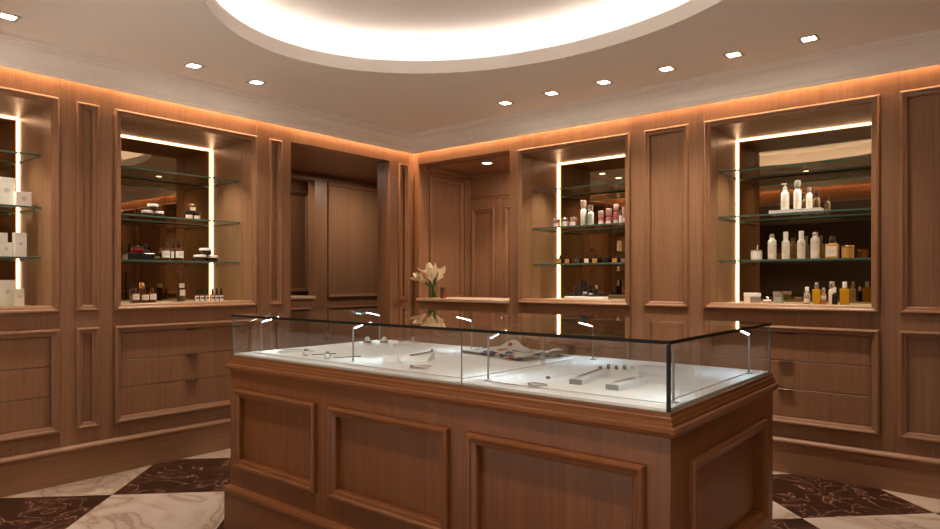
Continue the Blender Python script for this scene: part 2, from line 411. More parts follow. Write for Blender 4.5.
# recessed downlights
def downlight(x, y, label, z=ZC, power=1.0):
    t = thing('recessed_downlight', label, 'ceiling light', (x, y, z), 0, 'recessed square downlights')
    g = G(); s, i = .054, .035
    loop(g, lambda u, v, d: (u, v, -d), -s, s, -s, s, [(0, 0.0005), (0, .005), (s - i - .004, .005), (s - i, .001), (s - i, .0005)])
    pobj('trim_ring', g, TRIMW, t)
    g = G(); g.box(-i, -i, -.0008, i, i, -.002); pobj('lens', g, LENS, t)
    ld = bpy.data.lights.new('downlight_beam', 'SPOT'); ld.energy = E_SPOT * power; ld.color = C_SPOT; ld.spot_size = math.radians(95); ld.spot_blend = .8; ld.shadow_soft_size = .04
    lo = bpy.data.objects.new('downlight_beam', ld); COL.objects.link(lo); lo.parent = t; lo.location = (0, 0, -.02)
    return t
for x, y, lab in [
    (.405, -3.618, 'square recessed downlight above the shelves of white boxes'),
    (.405, -2.544, 'square recessed downlight above the niche of amber bottles, farther one from the room corner'),
    (.405, -2.063, 'square recessed downlight above the niche of amber bottles, nearer the room corner'),
    (1.488, -.447, 'first downlight from the room corner along the wall with the lilies'),
    (1.933, -.447, 'second downlight from the room corner along the wall with the lilies'),
    (2.384, -.447, 'third downlight from the room corner along the wall with the lilies'),
    (2.862, -.447, 'fourth downlight from the room corner along the wall with the lilies'),
    (3.313, -.447, 'fifth downlight from the room corner, above the niche of yellow bottles'),
    (3.756, -.447, 'sixth and farthest visible downlight from the room corner, brightest of the long row')]:
    downlight(x, y, lab)
for x, y in [(5.6, -.447), (1.6, -3.6), (2.6, -3.6), (3.6, -3.6), (4.6, -3.6), (5.9, -2.0)]:
    downlight(x, y, 'square recessed downlight in the plain ceiling outside the picture')
downlight(.701, .323, 'small square downlight in the alcove ceiling behind the lilies', 2.462, 1.0)

# ------------------------------------------------------------------ alcoves behind the two openings
# corridor beyond the doorway in the west wall
MC = MX(-1.5)
cor_panels = [(.10, 1.05, PV), (.10, 1.05, QV)]
hs = [panel_hole(*p) for p in cor_panels] + [(-1.3, -.08, 1.094, 2.455)]
wc = struct('wall_corridor', slab(G(), MC, -1.64, 1.5, -.01, 2.53, hs, 0, -.12), WOOD)
for p in cor_panels:
    struct('panel_moulding', loop(G(), MC, p[0], p[1], p[2][0], p[2][1], BEAD), WOOD, wc)
    h = panel_hole(*p); g = G(); mbox(g, MC, h[0] + .0005, h[1] - .0005, h[2] + .0005, h[3] - .0005, -.012, -.03); struct('panel_board', g, WOOD, wc)
struct('panel_moulding', loop(G(), MC, -1.2, -.15, QV[0], QV[1], [(i, max(d, E0)) for i, d in FRAME]), WOOD, wc)
g = G(); mbox(g, MC, -1.3, -.075, 1.088, 1.123, -.30, .012, 0, .003); struct('trim_6', g, WOODP)
g = G(); mbox(g, MX(-1.86), -1.64, .6, -.01, 2.53, 0, -.06); wk = struct('wall_corridor_back', g, WOOD)
struct('panel_moulding', loop(G(), MX(-1.86), -1.25, .10, 1.16, 2.36, [(i, max(d, E0)) for i, d in FRAME]), WOOD, wk)
g = G(); g.box(-2.3, -1.70, -.01, -T - .0005, -1.64, 2.53); struct('wall_corridor_south', g, WOOD)
g = G(); g.box(-1.5, 1.5, -.01, -.36, 1.56, 2.53); struct('wall_corridor_north', g, WOOD)
g = G(); g.box(-2.3, -1.70, 2.5305, -T - .0005, 1.56, 2.60); struct('ceiling_corridor', g, WOODH)
# deep alcove beyond the opening in the north wall
AX, AY, AZ = .0805, .815, 2.462
MA = MX(AX)
ap = [(.150, .690, (1.097, 2.372))]
wa = struct('wall_alcove_west', slab(G(), MA, T + .001, AY - .0005, -.01, AZ, [panel_hole(*p) for p in ap], 0, -.04), WOOD)
for p in ap:
    struct('panel_moulding', loop(G(), MA, p[0], p[1], p[2][0], p[2][1], BEAD), WOOD, wa)
    h = panel_hole(*p); g = G(); mbox(g, MA, h[0] + .0005, h[1] - .0005, h[2] + .0005, h[3] - .0005, -.012, -.03); struct('panel_board', g, WOOD, wa)
g = G(); mbox(g, MA, .705, AY - .001, .0, AZ - .04, E0, .020, 0, .003); struct('corner_post', g, WOOD, wa)
CT = [(E0, AZ - .036), (.012, AZ - .034), (.022, AZ - .022), (.034, AZ - .012), (.036, AZ - .0005), (E0, AZ - .0005)]
struct('cornice_rail', strip(G(), MA, T + .001, AY - .001, CT), WOODH, wa)
MB_ = MY(AY)
V3 = (.33, 2.085)
bp = [(.112, .425, V3), (.565, .90, V3)]
wb = struct('wall_alcove_north', slab(G(), MB_, .04, 1.27, -.01, AZ, [panel_hole(*p) for p in bp], 0, -.06), WOOD)
for p in bp:
    struct('panel_moulding', loop(G(), MB_, p[0], p[1], p[2][0], p[2][1], BEAD), WOOD, wb)
    h = panel_hole(*p); g = G(); mbox(g, MB_, h[0] + .0005, h[1] - .0005, h[2] + .0005, h[3] - .0005, -.012, -.03); struct('panel_board', g, WOOD, wb)
struct('cornice_rail', strip(G(), MB_, AX + .021, 1.209, [(E0, 2.165), (.010, 2.170), (.016, 2.195), (.030, 2.208), (.032, 2.224), (E0, 2.228)]), WOODH, wb)
struct('cornice_rail', strip(G(), MB_, AX + .037, 1.209, CT), WOODH, wb)
g = G(); mbox(g, MB_, .470, .520, .24, 2.165, E0, .012, 0, .004); struct('batten', g, WOOD, wb)
g = G(); g.box(1.2095, T + .001, -.01, 1.25, AY - .0005, AZ); struct('wall_alcove_east', g, WOOD)
g = G(); g.box(.04, T + .0005, AZ + .0005, 1.27, AY + .06, AZ + .05); struct('ceiling_alcove', g, WOODH)
g = G(); mbox(g, MR, north_open[0] + .0005, north_open[1] - .0005, 1.0945, 1.123, -.60, .045, 0, .003); struct('trim_7', g, WOODP)
for nm, loc, e, sz in (('alcove_fill', (.95, .45, 2.445), 4.5, .10), ('corridor_fill', (-.85, .35, 2.50), 9, .15), ('corridor_fill', (-.85, -1.0, 2.50), 3, .15), ('corridor_fill', (-1.68, -.6, 2.50), 4, .10)):  # area fills without fixtures, added to brighten the alcove and corridor
    ld = bpy.data.lights.new(nm, 'AREA'); ld.energy = e; ld.color = C_SPOT; ld.size = sz
    o = bpy.data.objects.new(nm, ld); COL.objects.link(o); o.location = loc

# ------------------------------------------------------------------ display niches and drawer units
def niche(M, u0, u1, label):
    t = thing('display_niche', label, 'display niche', (0, 0, 0), 0, 'lit display niches in the panelling')
    a, b = u0 + .046, u1 - .046; D = -.615
    pobj('frame', loop(G(), M, u0, u1, NH[0] - .046, NH[1] + .046, FRAME), WOOD, t)
    g = G(); s = -T - .006
    mbox(g, M, a - .02, a, NH[0] - .02, NH[1] + .02, s, D); mbox(g, M, b, b + .02, NH[0] - .02, NH[1] + .02, s, D)
    mbox(g, M, a, b, NH[1], NH[1] + .02, s, D); mbox(g, M, a - .02, b + .02, NH[0] - .02, NH[1] + .02, D, D - .02)
    pobj('lining', g, WOOD, t)
    g = G(); mbox(g, M, a, b, NH[0] - .02, NH[0] - .006, .0 - .002, D); pobj('sill', g, WOODP, t)
    g = G(); mbox(g, M, a + .001, b - .001, NH[0] - .005, NH[1] - .001, -.604, -.612); pobj('mirror', g, MIRROR, t)
    for q in ((a + .0005, a + .007, NH[0] - .004, NH[1] - .012), (b - .007, b - .0005, NH[0] - .004, NH[1] - .012), (a + .0005, b - .0005, NH[1] - .008, NH[1] - .001)):
        g = G(); mbox(g, M, *q, -.579, -.602); pobj('led_strip', g, LED_NICHE, t)
    for f_ in (.28, .72):
        ld = bpy.data.lights.new('niche_spot', 'SPOT'); ld.energy = E_NSPOT; ld.color = C_SPOT; ld.spot_size = math.radians(88); ld.spot_blend = .9; ld.shadow_soft_size = .012
        lo = bpy.data.objects.new('niche_spot', ld); COL.objects.link(lo); lo.parent = t; lo.location = M(a + (b - a) * f_, NH[1] - .012, -.26)
    for z in (2.112, 1.775, 1.450):
        g = G(); A, B = M(a + .004, z - .012, -.150), M(b - .004, z, -.560); g.box(*A, *B)
        # long faces clear, edges green
        g.m = [0 if i in (0, 1) else 1 for i in range(6)]
        sh = pobj('glass_shelf', g, [SHELFG, EDGE], t)
        for uu, sg in ((a, 1), (b, -1)):
            for dd in (-.20, -.50):
                g = G(); p = M(uu, z - .017, dd); q = M(uu + sg * .026, z - .017, dd); g.tube([p, q], .0045, 8); pobj('shelf_pin', g, CHROME, sh)
    return t
def drawers(M, u0, u1, label, hc):
    t = thing('drawer_unit', label, 'drawers', (0, 0, 0), 0, 'built-in drawer units under the niches')
    pobj('frame', loop(G(), M, u0, u1, QV[0], QV[1], FRAME), WOOD, t)
    a, b, z0, z1 = u0 + .046, u1 - .046, QV[0] + .046, QV[1] - .046
    g = G(); mbox(g, M, a - .02, b + .02, 0.0, 1.06, -T - .004, -.60); pobj('carcass', g, DARKGAP, t)
    h = (z1 - z0) / 3
    for k in range(3):
        g = G(); mbox(g, M, a + .003, b - .003, z0 + k * h + .0025, z0 + (k + 1) * h - .0025, -.004, -.11, 0, .0015)
        d = pobj('drawer', g, WOODH if False else WOOD, t)
        g = G(); mbox(g, M, hc - .045, hc + .045, z0 + (k + 1) * h - .0115, z0 + (k + 1) * h - .0035, -.003, .017, 0, .001); pobj('handle', g, BRONZE, d)
    return t
niche(ML, *west_niches[0], 'lit niche with glass shelves of white cartons')
niche(ML, *west_niches[1], 'lit niche with glass shelves of amber bottles and dark jars')
niche(MR, *north_niches[0], 'lit niche with pink tubes, black perfume bottles and black make-up on glass shelves')
niche(MR, *north_niches[1], 'lit niche with white bottles on a white tray and yellow oils')
drawers(ML, *west_niches[0], 'three wooden drawers under the niche of white cartons', -3.78)
drawers(ML, *west_niches[1], 'three wooden drawers under the niche of amber bottles', -2.345)
drawers(MR, *north_niches[0], 'three wooden drawers under the niche of pink tubes, seen through the glass case', 1.846)
drawers(MR, *north_niches[1], 'three wooden drawers under the niche of yellow oils', 3.516)

# ------------------------------------------------------------------ showcase counters
XL, XJ, XR, YF, YB = 1.566, 3.120, 3.916, -2.951, -1.888
ZG0, ZG1, ZT = .913, 1.112, 1.1235
CB = [(0, 0), (.022, 0), (.022, .206), (.030, .212), (.033, .222), (.028, .234), (.014, .241), (.0, .245)]
def counter(x0, x1, label, panels, endL, endR):
    t = thing('display_counter', label, 'display counter', ((x0 + x1) / 2, (YF + YB) / 2, 0), 0, 'wooden showcase counters')
    ox, oy = (x0 + x1) / 2, (YF + YB) / 2
    W = lambda g: (setattr(g, 'v', [(p[0] - ox, p[1] - oy, p[2]) for p in g.v]), g)[1]
    e = .006
    bx0 = x0 - (e if endL else 0); bx1 = x1 + (e if endR else 0); by0, by1 = YF - e, YB + e
    FT = .018
    MF = lambda u, v, d: (u, by0 - d, v); MRt = lambda u, v, d: (bx1 + d, u, v); MLt = lambda u, v, d: (bx0 - d, u, v); MBk = lambda u, v, d: (u, by1 + d, v)
    g = G(); g.box(bx0 + (FT if endL else .0), by0 + FT, .0, bx1 - (FT if endR else 0), by1 - FT, .905); pobj('carcass', W(g), WOODC, t)
    PH = (.345, .748)
    g = slab(G(), MF, bx0, bx1, .0, .86, [(a + .043, b - .043, PH[0] + .043, PH[1] - .043) for a, b in panels], 0, -FT + .0003); pobj('front_frame', W(g), WOODC, t)
    BD = [(i, d if d > -.01 else -.016) for i, d in BEAD]
    for a, b in panels: pobj('panel_moulding', W(loop(G(), MF, a, b, PH[0], PH[1], BD)), WOODC, t)
    g = slab(G(), MBk, bx0, bx1, .0, .86, [(a + .043, b - .043, PH[0] + .043, PH[1] - .043) for a, b in panels], 0, -FT + .0003); pobj('back_frame', W(g), WOODC, t)
    for a, b in panels: pobj('panel_moulding', W(loop(G(), MBk, a, b, PH[0], PH[1], BD)), WOODC, t)
    for on, M in ((endL, MLt), (endR, MRt)):
        if not on: continue
        u0, u1 = by0 + FT, by1 - FT; p = (YF + .135, YB - .135)
        g = slab(G(), M, u0, u1, 0, .86, [(p[0] + .043, p[1] - .043, PH[0] + .043, PH[1] - .043)], 0, -FT + .0003); pobj('end_frame', W(g), WOODC, t)
        pobj('panel_moulding', W(loop(G(), M, p[0], p[1], PH[0], PH[1], BD)), WOODC, t)
    # swept base and cornice around the outside
    def wrap(prof, name, mat, cap):
        n = len(prof); pts = []
        for d, z in prof:
            xa = bx0 - (d if endL else -.0008); xb = bx1 + (d if endR else -.0008)
            pts.append([(xa, by0 - d, z), (xb, by0 - d, z), (xb, by1 + d, z), (xa, by1 + d, z)])
        V = [p for q in pts for p in q]; F = []
        for i in range(n - 1):
            for k in range(4): F.append((i * 4 + k, i * 4 + (k + 1) % 4, (i + 1) * 4 + (k + 1) % 4, (i + 1) * 4 + k))
        F.append((0, 3, 2, 1)); F.append(tuple((n - 1) * 4 + k for k in range(4)))
        pobj(name, W(G().add(V, F)), mat, t)
    wrap(CB, 'plinth', WOODCH, 0)
    wrap([(0, .838), (.008, .840), (.018, .848), (.022, .858), (.018, .868), (.010, .873), (.010, .880), (.007, .886), (.005, .897), (.002, .900), (.001, .912)], 'cornice', WOODCH, 0)
    # deck
    ga = .007
    g = G(); g.box(x0 + (ga if endL else .001), YF + ga, .906, x1 - (ga if endR else .001), YB - ga, .9215); pobj('deck_border', W(g), DECKB, t)
    g = G(); g.box(x0 + .055, YF + .085, .9216, x1 - .055, YB - .05, .925, 0, .001); pobj('deck_pad', W(g), DECK, t)
    # panes
    th = .006
    def pane(name, q, clear, emat=PANEEDGE):
        g = G(); g.box(*q); g.m = [0 if i in clear else (1 if i in (2, 5) else 2) for i in range(6)]; return pobj(name, W(g), [GLASS, emat, PANEEDGE], t)
    # face order of box: 0 bottom,1 top,2 -y,3 +y,4 -x,5 +x
    pane('front_pane', (x0 + .0005, YF, ZG0, x1 - .0005, YF + th, ZG1), (2, 3), DARKEDGE)
    pane('back_pane', (x0 + .0005, YB - th, ZG0, x1 - .0005, YB, ZG1), (2, 3))
    if endL: pane('end_pane', (x0, YF + th + .0003, ZG0, x0 + th, YB - th - .0003, ZG1), (4, 5))
    if endR: pane('end_pane', (x1 - th, YF + th + .0003, ZG0, x1, YB - th - .0003, ZG1), (4, 5))
    pane('glass_top', (x0 + (.0005 if not endL else -.003), YF - .003, ZG1 + .0005, x1 + (.003 if endR else -.0005), YB + .003, ZT), (0, 1), DARKEDGE)
    return t, ox, oy
def lamp(parent, ox, oy, x, y, dx, dy):
    x -= ox; y -= oy
    g = G(); g.tube([(x, y, .9217), (x, y, 1.082)], .0042, 8); g.lathe([(.016, 0), (.016, .003), (.006, .006)], 14, (x, y, .9217))
    p = pobj('lamp_post', g, STEEL, parent)
    g = G(); n = Vector((dx, dy, .0)); n.normalize(); s = Vector((-n.y, n.x, 0)) * .0052; a = Vector((x, y, 1.080)); b = Vector((x + dx, y + dy, 1.106)); up = Vector((0, 0, .006))
    g.add([a + s, a - s, b - s, b + s, a + s + up * .9, a - s + up * .9, b - s + up * .9, b + s + up * .9], [(0, 1, 2, 3), (4, 5, 6, 7), (0, 1, 5, 4), (1, 2, 6, 5), (2, 3, 7, 6), (3, 0, 4, 7)])
    pobj('lamp_arm', g, STEEL, p)
    g = G(); s2 = s * .62; lo = Vector((0, 0, -.0012)); a2 = a + (b - a) * .06; b2 = b - (b - a) * .03
    z0 = Vector((0, 0, -.0003))
    g.add([a2 + s2 + z0, a2 - s2 + z0, b2 - s2 + z0, b2 + s2 + z0, a2 + s2 + lo, a2 - s2 + lo, b2 - s2 + lo, b2 + s2 + lo], [(0, 1, 2, 3), (4, 5, 6, 7), (0, 1, 5, 4), (1, 2, 6, 5), (2, 3, 7, 6), (3, 0, 4, 7)])
    pobj('lamp_led', g, LED_CASE, p)
ca, ax_, ay_ = counter(XL, XJ, 'longer two-panel wooden counter with glass showcase, nearer the doorway', [(1.612, 2.277), (2.373, 3.070)], True, False)
cb, bx_, by_ = counter(XJ, XR, 'shorter one-panel wooden counter with glass showcase at the near dark glass corner', [(3.162, 3.847)], False, True)
for x, y, dx, dy in ((1.632, -2.822, .0, .115), (2.343, -2.803, 0, .115), (1.640, -1.985, 0, -.115), (2.412, -2.02, 0, -.125)): lamp(ca, ax_, ay_, x, y, dx, dy)
for x, y, dx, dy in ((3.158, -2.836, 0, .115), (3.880, -2.832, -.05, .03), (3.150, -2.01, 0, -.125), (3.868, -2.02, 0, -.125)): lamp(cb, bx_, by_, x, y, dx, dy)
g = G(); g.box(XR - .0015 - bx_, YF - .0025 - by_, .9135, XR + .0025 - bx_, YF + .006 - by_, ZG1 - .0005); g.box(XR - .008 - bx_, YF - .0025 - by_, .9135, XR - .0015 - bx_, YF - .0003 - by_, ZG1 - .0005); pobj('corner_bead', g, SEAL, cb)
for x, y, p, ox, oy in ((1.925, -1.973, ca, ax_, ay_), (3.085, -2.345, ca, ax_, ay_)):
    g = G(); g.box(x - .010 - ox, y - .004 - oy, .9255, x + .010 - ox, y + .004 - oy, 1.111); pobj('clear_support', g, SUPG, p)
ZD = .9255

# ------------------------------------------------------------------ merchandise inside the case
def cloth():
    bm = bmesh.new(); nx, ny = 44, 26
    A, B, C, D = Vector((2.475, -2.20)), Vector((2.985, -2.305)), Vector((3.000, -1.985)), Vector((2.505, -1.975))
    vs = []
    for layer, z0 in enumerate((0.003, .009, .015)):
        row = []
        for j in range(ny + 1):
            for i in range(nx + 1):
                s, t_ = i / nx, j / ny
                p = A.lerp(B, s).lerp(D.lerp(C, s), t_)
                sh = .012 * layer; p = p + Vector((.03 * layer * (t_ - .4) + sh * math.sin(5 * s), -.02 * layer * (s - .5)))
                z = z0 + .004 * math.sin(9 * s + 2 * t_ + layer * 2) + .004 * math.sin(13 * t_ + 3 * s) + .004
                if layer == 2: z += .036 * math.exp(-((s - .20) ** 2 / .008 + (t_ - .95) ** 2 / .06)) + .020 * math.exp(-((s - .97) ** 2 / .004 + (t_ - .75) ** 2 / .15))
                ed = min(1, t_ / .10) if layer else 1.0; ed = ed * ed * (3 - 2 * ed); z = z * (.25 + .75 * ed) if layer == 2 else z
                row.append(bm.verts.new((p.x - 2.65, p.y + 2.0, max(.003 + (layer * .005 if ed > .6 else layer * .0012), z))))
        for j in range(ny):
            for i in range(nx):
                a = j * (nx + 1) + i; bm.faces.new((row[a], row[a + 1], row[a + nx + 2], row[a + nx + 1]))
    bmesh.ops.solidify(bm, geom=bm.faces[:], thickness=.0015)
    return G().frombm(bm, 0, True)
def scarf_mat():
    m, nt, b, out = newmat('floral silk'); N, L = nt.nodes, nt.links
    geo = N.new('ShaderNodeNewGeometry'); vo = N.new('ShaderNodeTexVoronoi'); vo.inputs['Scale'].default_value = 15; nz = N.new('ShaderNodeTexNoise'); nz.inputs['Scale'].default_value = 40
    va = N.new('ShaderNodeVectorMath'); va.operation = 'MULTIPLY_ADD'; va.inputs[1].default_value = (.035,) * 3; L.new(nz.outputs['Color'], va.inputs[0]); L.new(geo.outputs['Position'], va.inputs[2]); L.new(va.outputs[0], vo.inputs['Vector'])
    L.new(geo.outputs['Position'], nz.inputs['Vector'])
    sp = N.new('ShaderNodeSeparateColor'); L.new(vo.outputs['Color'], sp.inputs[0])
    rp = N.new('ShaderNodeValToRGB'); rp.color_ramp.interpolation = 'CONSTANT'; L.new(sp.outputs[0], rp.inputs['Fac']); els = rp.color_ramp.elements
    cols = [(0, (.02, .05, .25)), (.16, (.60, .02, .05)), (.32, (.03, .18, .10)), (.48, (.80, .74, .66)), (.60, (.25, .05, .22)), (.70, (.60, .30, .06)), (.80, (.02, .10, .30)), (.92, (.55, .03, .04))]
    while len(els) < len(cols): els.new(.5)
    for e, (p, c) in zip(els, cols): e.position = p; e.color = c + (1,)
    msk = mth(N, L, 'LESS_THAN', vo.outputs['Distance'], .50); on = mth(N, L, 'GREATER_THAN', sp.outputs[1], .36); f = mth(N, L, 'MULTIPLY', msk, on)
    mx = N.new('ShaderNodeMix'); mx.data_type = 'RGBA'; L.new(f, mx.inputs[0]); mx.inputs[6].default_value = (.90, .88, .82, 1); L.new(rp.outputs['Color'], mx.inputs[7])
    L.new(mx.outputs[2], b.inputs['Base Color']); b.inputs['Roughness'].default_value = .6; return m
sc_ = pobj('silk_scarf', cloth(), scarf_mat()); sc_.location = (2.65, -2.0, ZD); tag(sc_, 'folded floral silk scarf with red, blue and green flowers in the showcase', 'scarf')

def acrylic_bar(loc, end, r, label, group='acrylic display bars'):
    a, b = Vector(loc), Vector(end); L = (b - a).length; ang = math.atan2(b.y - a.y, b.x - a.x)
    t = thing('acrylic_bar', label, 'display bar', (a.x, a.y, ZD), ang, group)
    g = G(); w, h = r, r * .95
    g.add([(0, -w, 0), (0, w, 0), (0, w, h * .75), (0, w * .45, h), (0, -w * .45, h), (0, -w, h * .75), (L, -w, 0), (L, w, 0), (L, w, h * .75), (L, w * .45, h), (L, -w * .45, h), (L, -w, h * .75)],
          [(0, 1, 2, 3, 4, 5), (6, 7, 8, 9, 10, 11)] + [(i, (i + 1) % 6, 6 + (i + 1) % 6, 6 + i) for i in range(6)])
    pobj('body', g, ACRYLS, t)
    g = G(); g.box(-.003, -w, 0, -.0002, w, h * .78); pobj('end_cap', g, GUN, t)
    g = G(); g.tube([(L * .1, 0, h + .0025), (L * .9, 0, h + .0025)], .0025, 8); g.tube([(L * .1, w * .3, h + .0015), (L * .9, w * .3, h + .0015)], .0012, 6); pobj('bracelet', g, SILVER, t)
    return t
acrylic_bar((3.478, -2.735, 0), (3.43, -2.43, 0), .024, 'clear prism bar lying in the case, nearer the floral scarf')
acrylic_bar((3.635, -2.760, 0), (3.647, -2.55, 0), .024, 'clear prism bar lying in the case, nearer the dark glass corner')
acrylic_bar((1.760, -2.795, 0), (1.86, -2.655, 0), .012, 'slim clear bar lying nearest the narrow end of the showcase')
def hair_pin(x, y, x2, y2, label):
    t = thing('hair_pin', label, 'hair pin', (x, y, ZD), 0, 'knobbed pins in the showcase')
    g = G(); g.lathe([(.004, 0), (.013, .003), (.017, .012), (.013, .022), (.004, .026)], 12); pobj('knob', g, ACRYLS, t)
    g = G(); g.lathe([(.009, .026), (.011, .031), (.007, .036)], 10); pobj('tip', g, GUN, t)
    g = G(); g.tube([(.012 * 0 + .6 * (x2 - x) * .2, .2 * (y2 - y), .004), (x2 - x, y2 - y, .004)], .0022, 8); pobj('shaft', g, BRONZE, t); return t
hair_pin(1.986, -2.80, 2.045, -2.66, 'clear knobbed pin with thin brown shaft, nearer the narrow end of the case')
hair_pin(2.166, -2.81, 2.235, -2.66, 'clear knobbed pin with thin brown shaft, farther along towards the scarf')
def ring_roll(x, y, label, s=1.0):
    t = thing('ring_stand', label, 'ring stand', (x, y, ZD), .5, 'white ring stands with dark rings')
    g = G(); g.lathe([(.026 * s, 0), (.026 * s, .004), (.016 * s, .010), (.012 * s, .036), (.006 * s, .042)], 16); pobj('cone', g, WHITE, t)
    g = G(); n = 18; pts = [(.0185 * s * math.cos(2 * PI * k / n), .0185 * s * math.sin(2 * PI * k / n), .014) for k in range(n + 1)]; g.tube(pts, .0048, 8); pobj('ring', g, GUN, t)
ring_roll(1.755, -2.19, 'white ring stand with dark ring by the back glass, nearer the narrow end', 1.1)
ring_roll(1.835, -2.13, 'white ring stand with dark ring by the back glass, nearer the clear support', 1.1)
t = thing('display_tray', 'low white oblong display tray by the back glass of the case', 'tray', (1.99, -2.10, ZD), .6)
g = G(); g.box(-.075, -.03, 0, .075, .03, .012, 0, .003); pobj('base', g, WHITE, t)
g = G(); g.tube([(-.05, 0, .017), (0, .008, .024), (.055, 0, .017)], .005, 8); pobj('bangle', g, SILVER, t)
t = thing('bracelet_stand', 'white wedge stand with dark tip in the middle of the case', 'jewellery stand', (2.53, -2.575, ZD), .3)
g = G(); g.add([(-.07, -.04, 0), (.07, -.04, 0), (.07, .05, 0), (-.07, .05, 0), (-.07, .03, .020), (.07, .03, .034), (.07, .05, .034), (-.07, .05, .020)], [(0, 3, 2, 1), (4, 5, 6, 7), (0, 1, 5, 4), (1, 2, 6, 5), (2, 3, 7, 6), (3, 0, 4, 7)]); pobj('wedge', g, WHITE, t)
g = G(); g.tube([(-.035, .0, .0215), (.02, .012, .031), (.062, .036, .0395)], .0035, 8); g.lathe([(.004, 0), (.007, .005), (.002, .014)], 10, (.062, .038, .0385)); pobj('bracelet', g, GUN, t)
t = thing('bracelet', 'dark and silver cuff bracelet lying on the cream deck', 'bracelet', (2.745, -2.765, ZD), .9)
n = 14; g = G(); g.tube([(.035 * math.cos(PI * (.15 + 1.5 * k / n)) * 1.3, .026 * math.sin(PI * (.15 + 1.5 * k / n)), .0055) for k in range(n + 1)], .0052, 8); pobj('band', g, SILVER, t)
g = G(); g.lathe([(.007, 0), (.009, .006), (.006, .013)], 12, (-.043, .0, .002)); pobj('clasp', g, GUN, t)
t = thing('gem_card', 'small white folded card with pale stone on the deck', 'card', (2.49, -2.70, ZD), .4)
g = G(); g.add([(-.035, -.02, 0), (.035, -.02, 0), (.035, .02, 0), (-.035, .02, 0), (-.035, 0, .03), (.035, 0, .03)], [(0, 1, 5, 4), (2, 3, 4, 5), (0, 4, 3), (1, 2, 5), (0, 3, 2, 1)]); pobj('card', g, WHITE, t)
g = G(); g.lathe([(.003, 0), (.010, .004), (.006, .010)], 8, (.05, -.012, 0)); pobj('stone', g, ACRYLS, t)
k = 0
BN = ['nearest the glass corner', 'beside the nearest one', 'third along', 'fourth along', 'fifth along', 'last of the row']
for i in range(2):
    for j in range(4):
        x, y = 3.345 + .031 * j + .012 * i, -2.30 + .05 * i + .012 * j
        o = G(); o.box(-.007, -.006, 0, .007, .006, .012 + .004 * ((i + j) % 2), 0, .002)
        lab = ('small dark metal ring cube in the %s row of the cluster, %s from the scarf' % (('near', 'back')[i], ('first', 'second', 'third', 'fourth')[j]))
        q = pobj('ring_cube', o, (GUN if i == 0 else SILVER)); q.location = (x, y, ZD); q.rotation_euler = (0, 0, .2); tag(q, lab if i == 0 else lab.replace('dark metal', 'silver'), 'ring cube', 'cluster of ring cubes')
t = thing('acrylic_box', 'clear acrylic box near the dark glass corner of the case', 'box', (3.60, -2.30, ZD), -.15)
g = G(); slab(g, lambda u, v, d: (u, v, d), -.07, .07, -.03, .03, [(-.066, .066, -.026, .026)], 0, .030); pobj('walls', g, ACRYLS, t)
g = G(); g.box(-.0655, -.0255, .0004, .0655, .0255, .004); pobj('base', g, WHITE, t)
g = G(); g.lathe([(.012, 0), (.014, .004), (.006, .016)], 12, (.035, .0, .0045)); pobj('stone', g, GUN, t)
t = thing('bangle', 'thin dark oval bangle lying nearest the front glass', 'bangle', (3.385, -2.845, ZD), .1)
n = 24; g = G(); g.tube([(.034 * math.cos(2 * PI * k / n), .026 * math.sin(2 * PI * k / n), .0038) for k in range(n + 1)], .0036, 8); pobj('band', g, SILVER, t)
g = G(); g.lathe([(.004, 0), (.006, .004), (.003, .008)], 8, (.036, 0, .002)); pobj('clasp', g, GUN, t)
q = pobj('earring', G().lathe([(.003, 0), (.009, .003), (.010, .007), (.004, .012)], 10), GUN); q.location = (3.328, -2.685, ZD); tag(q, 'tiny dark earring alone on the cream deck', 'earring')

# ------------------------------------------------------------------ merchandise in the niches
S2, S3, SILL = 1.7753, 1.4503, NH[0] - .0057
def place(kind, M, u, d, z): p = M(u, z, -d); return (p[0], p[1], z)
RZ = {id(ML): PI / 2, id(MR): 0.0}
def carton(M, u, d, z, w, h, label, dep=None, rz=.0, emblem=True):
    t = thing('carton', label, 'box', place(0, M, u, d, z), RZ[id(M)] + rz, 'white cartons in the lit niche')
    dp = dep or w * .8
    g = G(); g.box(-w / 2, -dp / 2, 0, w / 2, dp / 2, h, 0, .0015); pobj('body', g, WHITE, t)
    g = G(); g.box(-w / 2 + .001, -dp / 2 + .001, h + .0003, w / 2 - .001, dp / 2 - .001, h + .001); pobj('lid_flap', g, WHITE, t)
    if emblem:
        g = G(); r = min(w, h) * .16
        V = []; n = 16
        for rr, yy in ((r, -dp / 2 - .0004), (r, -dp / 2 - .0008), (r * .72, -dp / 2 - .0008), (r * .72, -dp / 2 - .0004)):
            V += [(rr * math.cos(2 * PI * k / n), yy, h * .56 + rr * math.sin(2 * PI * k / n)) for k in range(n)]
        g.add(V, [(i * n + k, i * n + (k + 1) % n, ((i + 1) % 4) * n + (k + 1) % n, ((i + 1) % 4) * n + k) for i in range(4) for k in range(n)])
        g.box(-r * .35, -dp / 2 - .0008, h * .56 - r * .35, r * .35, -dp / 2 - .0004, h * .56 + r * .35)
        pobj('emblem', g, GREYINK, t)
    return t
carton(ML, -3.428, .33, S2, .092, .186, 'tall white carton on the middle shelf of the end niche', .08)
carton(ML, -3.350, .27, S2, .085, .097, 'low white carton beside the tall one on the middle shelf', .075)
carton(ML, -3.436, .40, S3, .070, .160, 'tall white carton behind the low one on the lower shelf', .06)
carton(ML, -3.437, .30, S3, .064, .093, 'low white carton at the front of the lower shelf', .06)
carton(ML, -3.362, .28, S3, .066, .158, 'slim upright white carton next to the light strip on the lower shelf', .055)
carton(ML, -3.417, .35, SILL, .084, .168, 'tall white carton standing on the niche sill', .075)
